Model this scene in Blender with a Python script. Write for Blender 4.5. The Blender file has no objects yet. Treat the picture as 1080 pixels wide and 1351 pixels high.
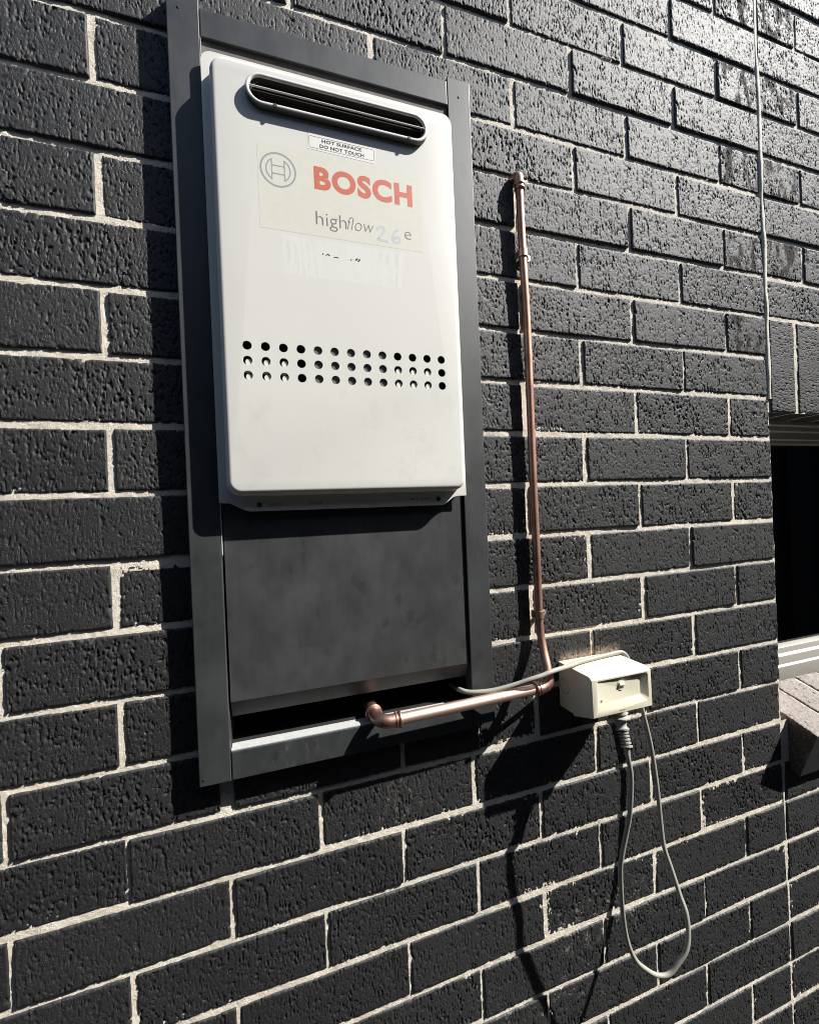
import bpy, bmesh, math, random
import numpy as np
from mathutils import Matrix, Vector

random.seed(7)
rng = np.random.RandomState(7)
S = bpy.context.scene
COL = S.collection

# ------------------------------------------------------------------ camera, sky, sun, exposure
# world: X right along the wall, Y into the wall (brick face at Y=0), Z up; metres
CAM = Vector((0.19839, -0.60167, -0.55230))
RX = Vector((0.95283631, -0.30062681, -0.04155099))
RY = Vector((-0.04043494, 0.00993615, -0.99913277))
RZ = Vector((0.30077895, 0.95369009, -0.0026883))
cd = bpy.data.cameras.new('camera')
cd.sensor_fit = 'VERTICAL'; cd.sensor_height = 24.0
cd.lens = 542.893 / 1351.0 * 24.0
cd.clip_start = 0.02; cd.clip_end = 200.0
cam = bpy.data.objects.new('camera', cd); COL.objects.link(cam)
m = Matrix.Identity(4)
for i in range(3):
    m[i][0] = RX[i]; m[i][1] = -RY[i]; m[i][2] = -RZ[i]; m[i][3] = CAM[i]
cam.matrix_world = m
S.camera = cam

SUN = Vector((1.85, -1.0, 2.10)).normalized()       # towards the sun
W = bpy.data.worlds.new('World'); S.world = W; W.use_nodes = True
wn = W.node_tree.nodes; wl = W.node_tree.links
bg = wn['Background']
sky = wn.new('ShaderNodeTexSky'); sky.sky_type = 'NISHITA'; sky.sun_disc = False
sky.sun_elevation = math.asin(SUN.z)
sky.sun_rotation = math.atan2(SUN.x, SUN.y)
wl.new(sky.outputs[0], bg.inputs[0]); bg.inputs[1].default_value = 0.065
sl = bpy.data.lights.new('sun', 'SUN'); sl.energy = 5.0; sl.angle = math.radians(0.53); sl.color = (1.0, 0.975, 0.93)
so = bpy.data.objects.new('sun', sl); COL.objects.link(so)
so.rotation_euler = SUN.to_track_quat('Z', 'Y').to_euler(); so.location = (2, -2, 4)
S.view_settings.view_transform = 'Standard'; S.view_settings.look = 'None'
S.cycles.filter_width = 1.0
S.view_settings.exposure = 0.85; S.view_settings.gamma = 1.0
S.view_settings.use_curve_mapping = False

# ------------------------------------------------------------------ node material helpers
class NT:
    def __init__(s, name):
        s.m = bpy.data.materials.new(name); s.m.use_nodes = True
        s.n = s.m.node_tree.nodes; s.l = s.m.node_tree.links
        s.b = s.n['Principled BSDF']
    def node(s, t, **kw):
        n = s.n.new(t)
        for k, v in kw.items(): setattr(n, k, v)
        return n
    def put(s, sock, v):
        if isinstance(v, bpy.types.NodeSocket): s.l.new(v, sock)
        elif v is not None: sock.default_value = v
    def math(s, op, a, b=None, c=None, clamp=False):
        n = s.node('ShaderNodeMath', operation=op, use_clamp=clamp)
        for i, v in enumerate((a, b, c)):
            if v is not None: s.put(n.inputs[i], v)
        return n.outputs[0]
    def vmath(s, op, a, b=None):
        n = s.node('ShaderNodeVectorMath', operation=op)
        s.put(n.inputs[0], a)
        if b is not None: s.put(n.inputs[1], b)
        return n.outputs[0]
    def ramp(s, v, a, b, x=0.0, y=1.0):
        n = s.node('ShaderNodeMapRange', interpolation_type='SMOOTHSTEP')
        s.put(n.inputs[0], v); s.put(n.inputs[1], a); s.put(n.inputs[2], b); s.put(n.inputs[3], x); s.put(n.inputs[4], y)
        return n.outputs[0]
    def noise(s, vec, scale, detail=2.0, rough=0.5):
        n = s.node('ShaderNodeTexNoise'); s.put(n.inputs['Vector'], vec)
        n.inputs['Scale'].default_value = scale; n.inputs['Detail'].default_value = detail; n.inputs['Roughness'].default_value = rough
        return n.outputs[0]
    def noisec(s, vec, scale, detail=2.0):
        n = s.node('ShaderNodeTexNoise'); s.put(n.inputs['Vector'], vec)
        n.inputs['Scale'].default_value = scale; n.inputs['Detail'].default_value = detail
        return n.outputs[1]
    def voro(s, vec, scale, feature='F1', rnd=1.0):
        n = s.node('ShaderNodeTexVoronoi', feature=feature); s.put(n.inputs['Vector'], vec)
        n.inputs['Scale'].default_value = scale; n.inputs['Randomness'].default_value = rnd
        return n
    def mix(s, f, a, b):
        n = s.node('ShaderNodeMix', data_type='RGBA')
        s.put(n.inputs[0], f); s.put(n.inputs[6], a); s.put(n.inputs[7], b)
        return n.outputs[2]
    def mapping(s, vec, scale=(1, 1, 1), loc=(0, 0, 0)):
        n = s.node('ShaderNodeMapping'); s.put(n.inputs[0], vec)
        n.inputs[1].default_value = loc; n.inputs[3].default_value = scale
        return n.outputs[0]
    def obj(s): return s.node('ShaderNodeTexCoord').outputs['Object']
    def pos(s): return s.node('ShaderNodeNewGeometry').outputs['Position']
    def bump(s, h, dist, strength=1.0, normal=None):
        n = s.node('ShaderNodeBump'); n.inputs['Strength'].default_value = strength
        n.inputs['Distance'].default_value = dist; s.put(n.inputs['Height'], h)
        if normal is not None: s.put(n.inputs['Normal'], normal)
        return n.outputs[0]
    def set(s, color=None, rough=None, metal=None, spec=None, normal=None):
        if color is not None: s.put(s.b.inputs['Base Color'], color)
        if rough is not None: s.put(s.b.inputs['Roughness'], rough)
        if metal is not None: s.put(s.b.inputs['Metallic'], metal)
        if spec is not None: s.put(s.b.inputs['Specular IOR Level'], spec)
        if normal is not None: s.put(s.b.inputs['Normal'], normal)
        return s.m

def C4(r, g, b): return (r, g, b, 1.0)

def box_mask(t, p, x0, x1, z0, z1, f):
    sx = t.node('ShaderNodeSeparateXYZ'); t.put(sx.inputs[0], p)
    X, Z = sx.outputs[0], sx.outputs[2]
    a = t.math('MULTIPLY', t.ramp(X, x0 - f, x0 + f), t.ramp(X, x1 - f, x1 + f, 1.0, 0.0))
    b = t.math('MULTIPLY', t.ramp(Z, z0 - f, z0 + f), t.ramp(Z, z1 - f, z1 + f, 1.0, 0.0))
    return t.math('MULTIPLY', a, b)

def mat_brick(name, base, raw=False):
    t = NT(name)
    o = t.obj()
    rnd = t.node('ShaderNodeObjectInfo').outputs['Random']
    cx = t.node('ShaderNodeCombineXYZ')
    t.put(cx.inputs[0], t.math('MULTIPLY', rnd, 37.3)); t.put(cx.inputs[1], t.math('MULTIPLY', rnd, 11.7)); t.put(cx.inputs[2], t.math('MULTIPLY', rnd, 23.9))
    v = t.vmath('ADD', o, cx.outputs[0])
    # wandering, upright gouges of a wire-cut brick
    wob = t.vmath('SUBTRACT', t.noisec(v, 130.0, 2.0), (0.5, 0.5, 0.5))
    sc = t.node('ShaderNodeVectorMath', operation='SCALE'); t.put(sc.inputs[0], wob); sc.inputs[3].default_value = 0.0065
    vd = t.vmath('ADD', v, sc.outputs[0])
    v1 = t.voro(t.mapping(vd, (1.0, 0.6, 0.42) if not raw else (0.8, 0.8, 0.8)), 290.0)
    v2 = t.voro(t.mapping(vd, (1.0, 0.6, 0.62) if not raw else (0.8, 0.8, 0.8), (3.1, 0, 1.7)), 520.0)
    clump = t.ramp(t.noise(v, 75.0, 3.0, 0.6), 0.36, 0.60)
    p1 = t.math('MULTIPLY', t.ramp(v1.outputs['Distance'], 0.16, 0.46, 1.0, 0.0), clump)
    sel = t.node('ShaderNodeSeparateXYZ'); t.put(sel.inputs[0], v2.outputs['Color'])
    p2 = t.math('MULTIPLY', t.ramp(v2.outputs['Distance'], 0.14, 0.44, 1.0, 0.0), t.ramp(sel.outputs[0], 0.45, 0.6))
    fine = t.noise(t.mapping(v, (1, 1, 0.7)), 1150.0, 3.0, 0.65)
    mid = t.noise(t.mapping(v, (1, 1, 0.5 if not raw else 1.0)), 230.0, 3.0, 0.6)
    h = t.math('ADD', t.math('MULTIPLY', p1, -0.20), t.math('MULTIPLY', p2, -0.60))
    h = t.math('ADD', h, t.math('MULTIPLY', fine, 0.36))
    h = t.math('ADD', h, t.math('MULTIPLY', mid, 0.08))
    nrm = t.bump(h, 0.0011, 0.8)
    c = t.mix(t.noise(v, 22.0, 3.0), C4(*[x * 0.82 for x in base]), C4(*[x * 1.2 for x in base]))
    c = t.mix(t.math('MULTIPLY', t.math('FRACT', t.math('MULTIPLY', rnd, 7.31)), 0.55), c, C4(base[0] * 1.75, base[1] * 1.62, base[2] * 1.5))
    c = t.mix(t.math('MULTIPLY', t.ramp(t.math('FRACT', t.math('MULTIPLY', rnd, 13.7)), 0.55, 1.0), 0.5), c, C4(base[0] * 0.6, base[1] * 0.62, base[2] * 0.66))
    dst = t.math('MULTIPLY', t.ramp(t.noise(t.vmath('ADD', v, (5.1, 0, 0)), 17.0, 4.0, 0.65), 0.56, 0.75), 0.16)
    c = t.mix(dst, c, C4(0.060, 0.055, 0.050))
    # pale grit flecks and rusty chips in the body
    fl = t.voro(v, 330.0)
    fs = t.node('ShaderNodeSeparateXYZ'); t.put(fs.inputs[0], fl.outputs['Color'])
    fm = t.math('MULTIPLY', t.ramp(fs.outputs[0], 0.965, 0.985), t.ramp(fl.outputs['Distance'], 0.10, 0.28, 1.0, 0.0))
    c = t.mix(t.math('MULTIPLY', fm, 0.75), c, C4(0.30, 0.27, 0.25))
    ff = t.math('MULTIPLY', t.ramp(t.noise(v, 62.0, 3.0, 0.7), 0.70, 0.78), 0.55)
    c = t.mix(ff, c, C4(0.13, 0.075, 0.06))
    # what the trades left on the wall, where they left it
    P = t.pos()
    grain = t.noise(P, 260.0, 3.0, 0.7)
    dust = t.math('MULTIPLY', box_mask(t, P, 0.650, 0.775, -0.826, -0.812, 0.010), t.ramp(grain, 0.28, 0.55))
    c = t.mix(t.math('MULTIPLY', dust, 0.7), c, C4(0.44, 0.32, 0.25))
    sm1 = t.math('MULTIPLY', box_mask(t, P, 0.62, 0.83, -1.325, -1.255, 0.02), t.ramp(t.noise(P, 55.0, 4.0, 0.75), 0.50, 0.68))
    sm2 = t.math('MULTIPLY', box_mask(t, P, 0.325, 0.385, -1.05, -0.945, 0.02), t.ramp(t.noise(t.mapping(P, (1, 1, .35)), 120.0, 4.0, 0.75), 0.50, 0.72))
    sm3 = t.math('MULTIPLY', box_mask(t, P, 0.45, 0.72, -1.42, -1.36, 0.02), t.ramp(t.noise(P, 70.0, 4.0, 0.75), 0.54, 0.72))
    sm = t.math('ADD', t.math('ADD', sm1, t.math('MULTIPLY', sm2, 0.5)), t.math('MULTIPLY', sm3, 0.8), clamp=True)
    c = t.mix(t.math('MULTIPLY', t.math('MULTIPLY', sm, t.ramp(grain, 0.36, 0.60)), 0.75), c, C4(0.44, 0.41, 0.37))
    # cut bricks by the movement joint are smeared dull where the saw slurry ran
    cut = t.math('MULTIPLY', t.math('ADD', box_mask(t, P, 1.095, 1.185, -0.35, 0.55, 0.012), box_mask(t, P, 1.215, 1.312, -0.15, 0.55, 0.012), clamp=True),
                 t.ramp(t.noise(t.mapping(P, (1, 1, 0.55)), 34.0, 4.0, 0.65), 0.47, 0.57))
    zz = t.node('ShaderNodeSeparateXYZ'); t.put(zz.inputs[0], P)
    cut = t.math('MULTIPLY', cut, t.math('GREATER_THAN', t.math('FRACT', t.math('DIVIDE', zz.outputs[2], 0.172)), 0.5))
    rgh = t.math('ADD', t.math('ADD', 0.605, t.math('MULTIPLY', fine, 0.12)), t.math('MULTIPLY', cut, 0.20), clamp=True)
    spc = t.math('SUBTRACT', 0.80, t.math('MULTIPLY', cut, 0.6))
    c = t.mix(t.math('MULTIPLY', cut, 0.4), c, C4(0.035, 0.028, 0.026))
    if raw:
        c = t.mix(t.math('MULTIPLY', t.ramp(t.noise(v, 300.0, 4.0, 0.75), 0.50, 0.64), 0.6), c, C4(*[x * 0.45 for x in base]))
        c = t.mix(t.math('MULTIPLY', t.ramp(t.noise(t.vmath('ADD', v, (2.2, 0, 0)), 240.0, 4.0, 0.75), 0.56, 0.66), 0.55), c, C4(0.40, 0.33, 0.28))
        c = t.mix(t.math('MULTIPLY', t.ramp(t.noise(v, 26.0, 3.0), 0.52, 0.66), 0.45), c, C4(0.28, 0.24, 0.215))
    return t.set(c, rgh, 0.0, spc, nrm)

def mat_simple(name, col, rough, metal=0.0, spec=0.5, grain=0.0, gscale=300.0, var=0.0, vscale=12.0, gdist=0.0004):
    t = NT(name); o = t.obj()
    c = C4(*col)
    if var:
        c = t.mix(t.noise(o, vscale, 4.0, 0.6), C4(*[x * (1 - var) for x in col]), C4(*[min(1, x * (1 + var)) for x in col]))
    nrm = t.bump(t.noise(o, gscale, 3.0, 0.6), gdist, grain) if grain else None
    r = rough
    if var: r = t.math('ADD', rough - 0.05, t.math('MULTIPLY', t.noise(o, vscale * 2.3, 4.0, 0.65), 0.12))
    return t.set(c, r, metal, spec, nrm)

def mat_mortar():
    t = NT('mortar_lime_cream'); p = t.pos()
    a = t.noise(p, 18.0, 3.0); b = t.noise(p, 300.0, 4.0, 0.75); g = t.noise(p, 900.0, 2.0, 0.6)
    c = t.mix(a, C4(0.74, 0.665, 0.545), C4(0.84, 0.78, 0.67))
    c = t.mix(t.math('MULTIPLY', t.ramp(b, 0.52, 0.68), 0.55), c, C4(0.46, 0.40, 0.33))
    pk = t.math('MULTIPLY', t.ramp(t.noise(p, 27.0, 3.0, 0.7), 0.66, 0.74), 0.5)
    c = t.mix(pk, c, C4(0.50, 0.31, 0.24))
    dust = box_mask(t, p, 0.655, 0.785, -0.83, -0.80, 0.012)
    c = t.mix(t.math('MULTIPLY', dust, 0.55), c, C4(0.50, 0.32, 0.22))
    h = t.math('ADD', t.math('MULTIPLY', b, 1.0), t.math('MULTIPLY', g, 0.6))
    return t.set(c, 0.92, 0.0, 0.2, t.bump(h, 0.0014, 1.0))

def mat_charcoal(name, base, rough, streak, lift=0.2):
    """painted steel with scuffs, smudges and chips"""
    t = NT(name); p = t.pos()
    sm = t.noise(t.mapping(p, (1, 1, 0.55)), 26.0, 5.0, 0.62)
    br = t.noise(t.mapping(p, (1, 1, 0.05)), 260.0, 3.0, 0.6)
    fine = t.noise(p, 700.0, 2.0, 0.6)
    c = t.mix(t.ramp(sm, 0.30, 0.70), C4(*[x * 0.74 for x in base]), C4(*[x * 1.22 for x in base]))
    c = t.mix(t.math('MULTIPLY', br, streak), c, C4(*[x * 1.5 for x in base]))
    sp = t.voro(p, 95.0); ss = t.node('ShaderNodeSeparateXYZ'); t.put(ss.inputs[0], sp.outputs['Color'])
    k = t.math('MULTIPLY', t.ramp(ss.outputs[0], 0.93, 0.95), t.ramp(sp.outputs['Distance'], 0.05, 0.16, 1.0, 0.0))
    c = t.mix(t.math('MULTIPLY', k, 0.6), c, C4(*[x * 0.35 for x in base]))
    k2 = t.math('MULTIPLY', t.ramp(ss.outputs[1], 0.985, 0.99), t.ramp(sp.outputs['Distance'], 0.03, 0.12, 1.0, 0.0))
    c = t.mix(t.math('MULTIPLY', k2, 0.7), c, C4(0.22, 0.21, 0.20))
    bl = t.noise(t.mapping(p, (1.15, 1, 0.7), (0.3, 0, 0.2)), 42.0, 2.0, 0.45)
    c = t.mix(t.math('MULTIPLY', t.ramp(bl, 0.60, 0.72), 0.5), c, C4(*[x * 0.45 for x in base]))
    lt = t.noise(t.mapping(p, (1, 1, 0.8), (1.3, 0, 0.9)), 15.0, 3.0, 0.5)
    c = t.mix(t.math('MULTIPLY', t.ramp(lt, 0.52, 0.75), lift), c, C4(*[x * 1.75 for x in base]))
    sc = t.noise(t.mapping(p, (0.25, 1, 1.6)), 90.0, 3.0, 0.5)
    c = t.mix(t.math('MULTIPLY', t.ramp(sc, 0.695, 0.71), 0.25), c, C4(*[x * 0.5 for x in base]))
    drip = t.math('MULTIPLY', box_mask(t, p, 0.175, 0.235, -0.889, -0.858, 0.006), t.ramp(t.noise(t.mapping(p, (1, 1, 0.35)), 110.0, 4.0, 0.7), 0.52, 0.72))
    c = t.mix(t.math('MULTIPLY', drip, 0.18), c, C4(0.30, 0.29, 0.27))
    r = t.math('ADD', rough - 0.10, t.math('MULTIPLY', sm, 0.22))
    h = t.math('ADD', t.math('MULTIPLY', fine, 0.25), t.math('MULTIPLY', br, 0.5))
    return t.set(c, r, 0.0, 0.75, t.bump(h, 0.00016, 0.6))

def mat_case():
    t = NT('off_white_enamel'); p = t.pos()
    a = t.noise(p, 9.0, 4.0, 0.6)
    c = t.mix(a, C4(0.705, 0.695, 0.645), C4(0.735, 0.725, 0.678))
    # grime on the lower half, glue and paper left by old labels
    low = box_mask(t, p, 0.13, 0.47, -0.53, -0.375, 0.03)
    g = t.ramp(t.noise(t.mapping(p, (1, 1, 0.6)), 33.0, 5.0, 0.65), 0.48, 0.75)
    c = t.mix(t.math('MULTIPLY', t.math('MULTIPLY', low, g), 0.24), c, C4(0.50, 0.485, 0.44))
    brk = t.node('ShaderNodeTexBrick'); t.put(brk.inputs[0], t.mapping(t.vmath('ADD', t.node_swap(p), (0, 0, 0)), (1, 1, 1)))
    brk.inputs['Scale'].default_value = 62.0; brk.inputs['Mortar Size'].default_value = 0.09
    brk.inputs['Color1'].default_value = C4(0, 0, 0); brk.inputs['Color2'].default_value = C4(0.2, 0.2, 0.2); brk.inputs['Mortar'].default_value = C4(1, 1, 1)
    rs = t.math('MULTIPLY', box_mask(t, p, 0.345, 0.447, -0.512, -0.418, 0.012), t.ramp(t.noise(p, 90.0, 4.0, 0.7), 0.42, 0.62))
    c = t.mix(t.math('MULTIPLY', rs, 0.22), c, C4(0.58, 0.555, 0.49))
    bw = t.node('ShaderNodeRGBToBW'); t.put(bw.inputs[0], brk.outputs[0])
    c = t.mix(t.math('MULTIPLY', t.math('MULTIPLY', rs, bw.outputs[0]), 0.35), c, C4(0.86, 0.85, 0.81))
    gl = t.math('MULTIPLY', box_mask(t, p, 0.217, 0.380, -0.238, -0.187, 0.004), t.ramp(t.noise(t.mapping(p, (1, 1, 0.13)), 150.0, 4.0, 0.7), 0.47, 0.62))
    edge = t.math('ADD', box_mask(t, p, 0.217, 0.258, -0.24, -0.186, 0.012), box_mask(t, p, 0.345, 0.385, -0.24, -0.186, 0.012), clamp=True)
    c = t.mix(t.math('MULTIPLY', t.math('MULTIPLY', gl, t.math('ADD', 0.30, edge)), 0.42), c, C4(0.50, 0.49, 0.46))
    pl = box_mask(t, p, 0.217, 0.380, -0.238, -0.187, 0.0015)
    c = t.mix(t.math('MULTIPLY', pl, 0.30), c, C4(0.82, 0.815, 0.79))
    scr = t.noise(t.mapping(p, (0.8, 1, 0.9)), 60.0, 2.0, 0.5)
    c = t.mix(t.math('MULTIPLY', t.math('MULTIPLY', low, t.ramp(t.math('ABSOLUTE', t.math('SUBTRACT', scr, 0.5)), 0.0, 0.006, 1.0, 0.0)), 0.10), c, C4(0.40, 0.38, 0.34))
    sp = t.voro(p, 130.0); ss = t.node('ShaderNodeSeparateXYZ'); t.put(ss.inputs[0], sp.outputs['Color'])
    k = t.math('MULTIPLY', t.ramp(ss.outputs[0], 0.975, 0.985), t.ramp(sp.outputs['Distance'], 0.03, 0.12, 1.0, 0.0))
    c = t.mix(t.math('MULTIPLY', k, 0.35), c, C4(0.36, 0.33, 0.28))
    fine = t.noise(p, 1400.0, 2.0, 0.6)
    wav = t.noise(p, 7.0, 1.0, 0.4)
    h = t.math('ADD', t.math('MULTIPLY', fine, 0.05), t.math('MULTIPLY', wav, 2.0))
    return t.set(c, 0.42, 0.0, 0.4, t.bump(h, 0.0007, 0.5))
def _swap(self, p):
    sx = self.node('ShaderNodeSeparateXYZ'); self.put(sx.inputs[0], p)
    cb = self.node('ShaderNodeCombineXYZ'); self.put(cb.inputs[0], sx.outputs[0]); self.put(cb.inputs[1], sx.outputs[2])
    return cb.outputs[0]
NT.node_swap = _swap

def mat_copper(name, base, dark, rough, amount):
    t = NT(name); p = t.pos()
    a = t.noise(t.mapping(p, (1, 1, 0.4)), 55.0, 4.0, 0.65)
    c = t.mix(t.math('MULTIPLY', t.ramp(a, 0.35, 0.68), amount), C4(*base), C4(*dark))
    s = t.ramp(t.noise(p, 210.0, 3.0, 0.7), 0.64, 0.74)
    c = t.mix(t.math('MULTIPLY', s, 0.30), c, C4(0.14, 0.075, 0.055))
    r = t.math('ADD', rough, t.math('MULTIPLY', a, 0.18))
    return t.set(c, r, 1.0, 0.5, t.bump(t.noise(p, 500.0, 2.0), 0.0003, 0.35))

def mat_sticker():
    t = NT('aged_cream_sticker'); p = t.pos()
    c = t.mix(t.noise(p, 160.0, 4.0, 0.7), C4(0.65, 0.638, 0.545), C4(0.75, 0.738, 0.65))
    c = t.mix(t.math('MULTIPLY', t.ramp(t.noise(p, 700.0, 2.0, 0.7), 0.62, 0.72), 0.5), c, C4(0.86, 0.85, 0.78))
    return t.set(c, 0.55, 0.0, 0.3, t.bump(t.noise(p, 420.0, 3.0, 0.6), 0.0002, 0.35))

def mat_glass():
    t = NT('window_glass')
    out = t.n['Material Output']
    g = t.node('ShaderNodeBsdfGlossy'); g.inputs['Roughness'].default_value = 0.01
    tr = t.node('ShaderNodeBsdfTransparent'); tr.inputs[0].default_value = C4(0.55, 0.58, 0.58)
    fr = t.node('ShaderNodeFresnel'); fr.inputs[0].default_value = 1.5
    mx = t.node('ShaderNodeMixShader'); t.put(mx.inputs[0], fr.outputs[0]); t.l.new(tr.outputs[0], mx.inputs[1]); t.l.new(g.outputs[0], mx.inputs[2])
    t.l.new(mx.outputs[0], out.inputs[0])
    return t.m

M = dict(
    brick=mat_brick('black_wirecut_brick', (0.0100, 0.0103, 0.0112)),
    sillbrick=mat_brick('brown_sill_brick', (0.175, 0.148, 0.130), raw=True),
    sillend=mat_brick('raw_brown_brick_end', (0.034, 0.023, 0.020), raw=True),
    mortar=mat_mortar(),
    sealant=mat_simple('cream_sealant', (0.68, 0.65, 0.55), 0.8, grain=0.6, gscale=160, var=0.08, vscale=30, gdist=0.001),
    frame=mat_charcoal('charcoal_painted_steel', (0.0355, 0.0380, 0.0390), 0.52, 0.25),
    panel=mat_charcoal('charcoal_cover_steel', (0.038, 0.0405, 0.0405), 0.50, 0.40, 0.65),
    galv=mat_simple('galvanised_edge', (0.47, 0.475, 0.465), 0.45, 0.1, var=0.25, vscale=160),
    dark=mat_simple('cavity_shade_black', (0.02, 0.02, 0.02), 0.6),  # near-black colour stands in for shade inside the recess and holes
    strip=mat_simple('weathered_grey_strip', (0.17, 0.15, 0.135), 0.8, var=0.3, vscale=60, grain=0.6, gscale=200),
    case=mat_case(),
    sticker=mat_sticker(),
    white=mat_simple('white_label', (0.80, 0.79, 0.75), 0.5, var=0.04, vscale=40),
    ink=mat_simple('black_print', (0.03, 0.03, 0.03), 0.6),
    greyink=mat_simple('grey_print', (0.16, 0.165, 0.17), 0.6),
    logoink=mat_simple('silver_grey_print', (0.34, 0.355, 0.375), 0.55),
    paleink=mat_simple('faded_blue_grey_ink', (0.545, 0.565, 0.58), 0.6, var=0.12, vscale=200),
    red=mat_simple('faded_red_print', (0.60, 0.150, 0.090), 0.5, var=0.10, vscale=150),
    faint=mat_simple('faint_stamped_print', (0.32, 0.31, 0.29), 0.6),
    steel=mat_simple('brushed_stainless', (0.78, 0.77, 0.73), 0.36, 0.2, var=0.06, vscale=60),
    steeldark=mat_simple('dark_grey_steel', (0.075, 0.075, 0.07), 0.45, 0.5, var=0.25, vscale=50),  # dark grey steel for the terminal's outer wall and flange screws
    flue=mat_simple('flue_throat', (0.03, 0.024, 0.02), 0.7, var=0.3, vscale=40),
    baffle=mat_simple('inner_baffle_grey', (0.13, 0.13, 0.125), 0.5, 0.0),
    cream=mat_simple('cream_outlet_plastic', (0.735, 0.70, 0.545), 0.42, grain=0.25, gscale=900, var=0.04, vscale=25, gdist=0.0003),
    creamdark=mat_simple('cream_plastic_painted_shade', (0.30, 0.28, 0.22), 0.6),  # darkened cream, shade of moulded rings and marks put into the colour
    cord=mat_simple('beige_grey_cord', (0.33, 0.32, 0.275), 0.5, var=0.06, vscale=60),
    cordpale=mat_simple('pale_cord', (0.60, 0.575, 0.51), 0.5, var=0.06, vscale=60),
    cop_v=mat_copper('tarnished_copper', (0.56, 0.33, 0.26), (0.30, 0.17, 0.135), 0.48, 0.85),
    cop_h=mat_copper('bright_copper', (0.86, 0.63, 0.53), (0.66, 0.43, 0.35), 0.44, 0.6),
    cop_e=mat_copper('brazed_copper', (0.64, 0.40, 0.32), (0.16, 0.085, 0.07), 0.38, 0.75),
    clip=mat_copper('copper_clip', (0.66, 0.44, 0.33), (0.30, 0.18, 0.13), 0.42, 0.6),
    zinc=mat_simple('zinc_screw', (0.72, 0.71, 0.69), 0.35, 0.8),
    alu=mat_simple('pale_window_aluminium', (0.34, 0.33, 0.295), 0.38, 0.0, 0.5, var=0.05, vscale=20),
    glass=mat_glass(),
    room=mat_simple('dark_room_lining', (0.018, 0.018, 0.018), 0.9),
    path=mat_simple('concrete_path', (0.19, 0.172, 0.15), 0.9, grain=0.6, gscale=60, var=0.2, vscale=4, gdist=0.003),
    fence=mat_simple('dark_fence_steel', (0.035, 0.036, 0.038), 0.7, var=0.1, vscale=3),
)

# ------------------------------------------------------------------ object helpers
def tag(o, label=None, cat=None, group=None, kind=None):
    if label: o['label'] = label
    if cat: o['category'] = cat
    if group: o['group'] = group
    if kind: o['kind'] = kind
    return o

def thing(name, loc, label, cat, group=None):
    o = bpy.data.objects.new(name, None); COL.objects.link(o)
    o.location = loc; o.empty_display_size = 0.05
    return tag(o, label, cat, group)

WORLD = {}
def wpos(o): return WORLD.get(o.name, Vector(o.location))

def link(name, me, mat, parent=None, origin=(0, 0, 0)):
    o = bpy.data.objects.new(name, me); COL.objects.link(o)
    if mat is not None and not me.materials: me.materials.append(mat)
    origin = Vector(origin); WORLD[o.name] = origin
    if parent is not None:
        o.parent = parent; o.location = origin - wpos(parent)
    else:
        o.location = origin
    return o

def mesh_from(name, verts, faces, mat=None, parent=None, origin=None, smooth=None):
    v = np.asarray(verts, float)
    if origin is None: origin = v.mean(0)
    me = bpy.data.meshes.new(name)
    me.from_pydata((v - np.asarray(origin)).tolist(), [], [list(f) for f in faces])
    bm = bmesh.new(); bm.from_mesh(me)
    bmesh.ops.recalc_face_normals(bm, faces=bm.faces)
    bm.to_mesh(me); bm.free()
    if smooth is not None:
        for p in me.polygons: p.use_smooth = True
        if smooth < 3.0: me.set_sharp_from_angle(angle=smooth)
    return link(name, me, mat, parent, origin)

class MB:
    """collects shapes for one mesh"""
    def __init__(s): s.v = []; s.f = []
    def add(s, vs, fs):
        n = len(s.v); s.v += [tuple(map(float, p)) for p in vs]; s.f += [tuple(i + n for i in f) for f in fs]
    def box(s, x0, x1, y0, y1, z0, z1):
        s.add([(x, y, z) for x in (x0, x1) for y in (y0, y1) for z in (z0, z1)],
              [(0, 1, 3, 2), (4, 6, 7, 5), (0, 4, 5, 1), (2, 3, 7, 6), (0, 2, 6, 4), (1, 5, 7, 3)])
    def rings(s, rings, close=True, cap0=True, cap1=True):
        n = len(rings[0]); vs = [p for r in rings for p in r]; fs = []
        for i in range(len(rings) - 1):
            for j in range(n if close else n - 1):
                k = (j + 1) % n
                fs.append((i * n + j, i * n + k, (i + 1) * n + k, (i + 1) * n + j))
        if cap0: fs.append(tuple(range(n - 1, -1, -1)))
        if cap1: fs.append(tuple((len(rings) - 1) * n + j for j in range(n)))
        s.add(vs, fs)
    def tube(s, pts, r, n=14, cap=True):
        P = [Vector(p) for p in pts]
        rr = r if hasattr(r, '__len__') else [r] * len(P)
        up = None; rings = []
        for i, p in enumerate(P):
            d = (P[min(i + 1, len(P) - 1)] - P[max(i - 1, 0)]).normalized()
            if up is None:
                up = d.orthogonal().normalized()
            up = (up - d * up.dot(d)).normalized(); sd = d.cross(up)
            rings.append([p + (up * math.cos(2 * math.pi * j / n) + sd * math.sin(2 * math.pi * j / n)) * rr[i] for j in range(n)])
        s.rings(rings, True, cap, cap)
    def build(s, name, mat, parent=None, origin=None, smooth=None):
        return mesh_from(name, s.v, s.f, mat, parent, origin, smooth)

def bevel(o, w, seg=2, ang=0.5):
    bm = bmesh.new(); bm.from_mesh(o.data)
    ed = [e for e in bm.edges if len(e.link_faces) == 2 and e.calc_face_angle(0) > ang]
    bmesh.ops.bevel(bm, geom=ed, offset=w, segments=seg, profile=0.5, affect='EDGES')
    bm.to_mesh(o.data); bm.free()
    for p in o.data.polygons: p.use_smooth = True
    o.data.set_sharp_from_angle(angle=0.7)
    return o

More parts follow.
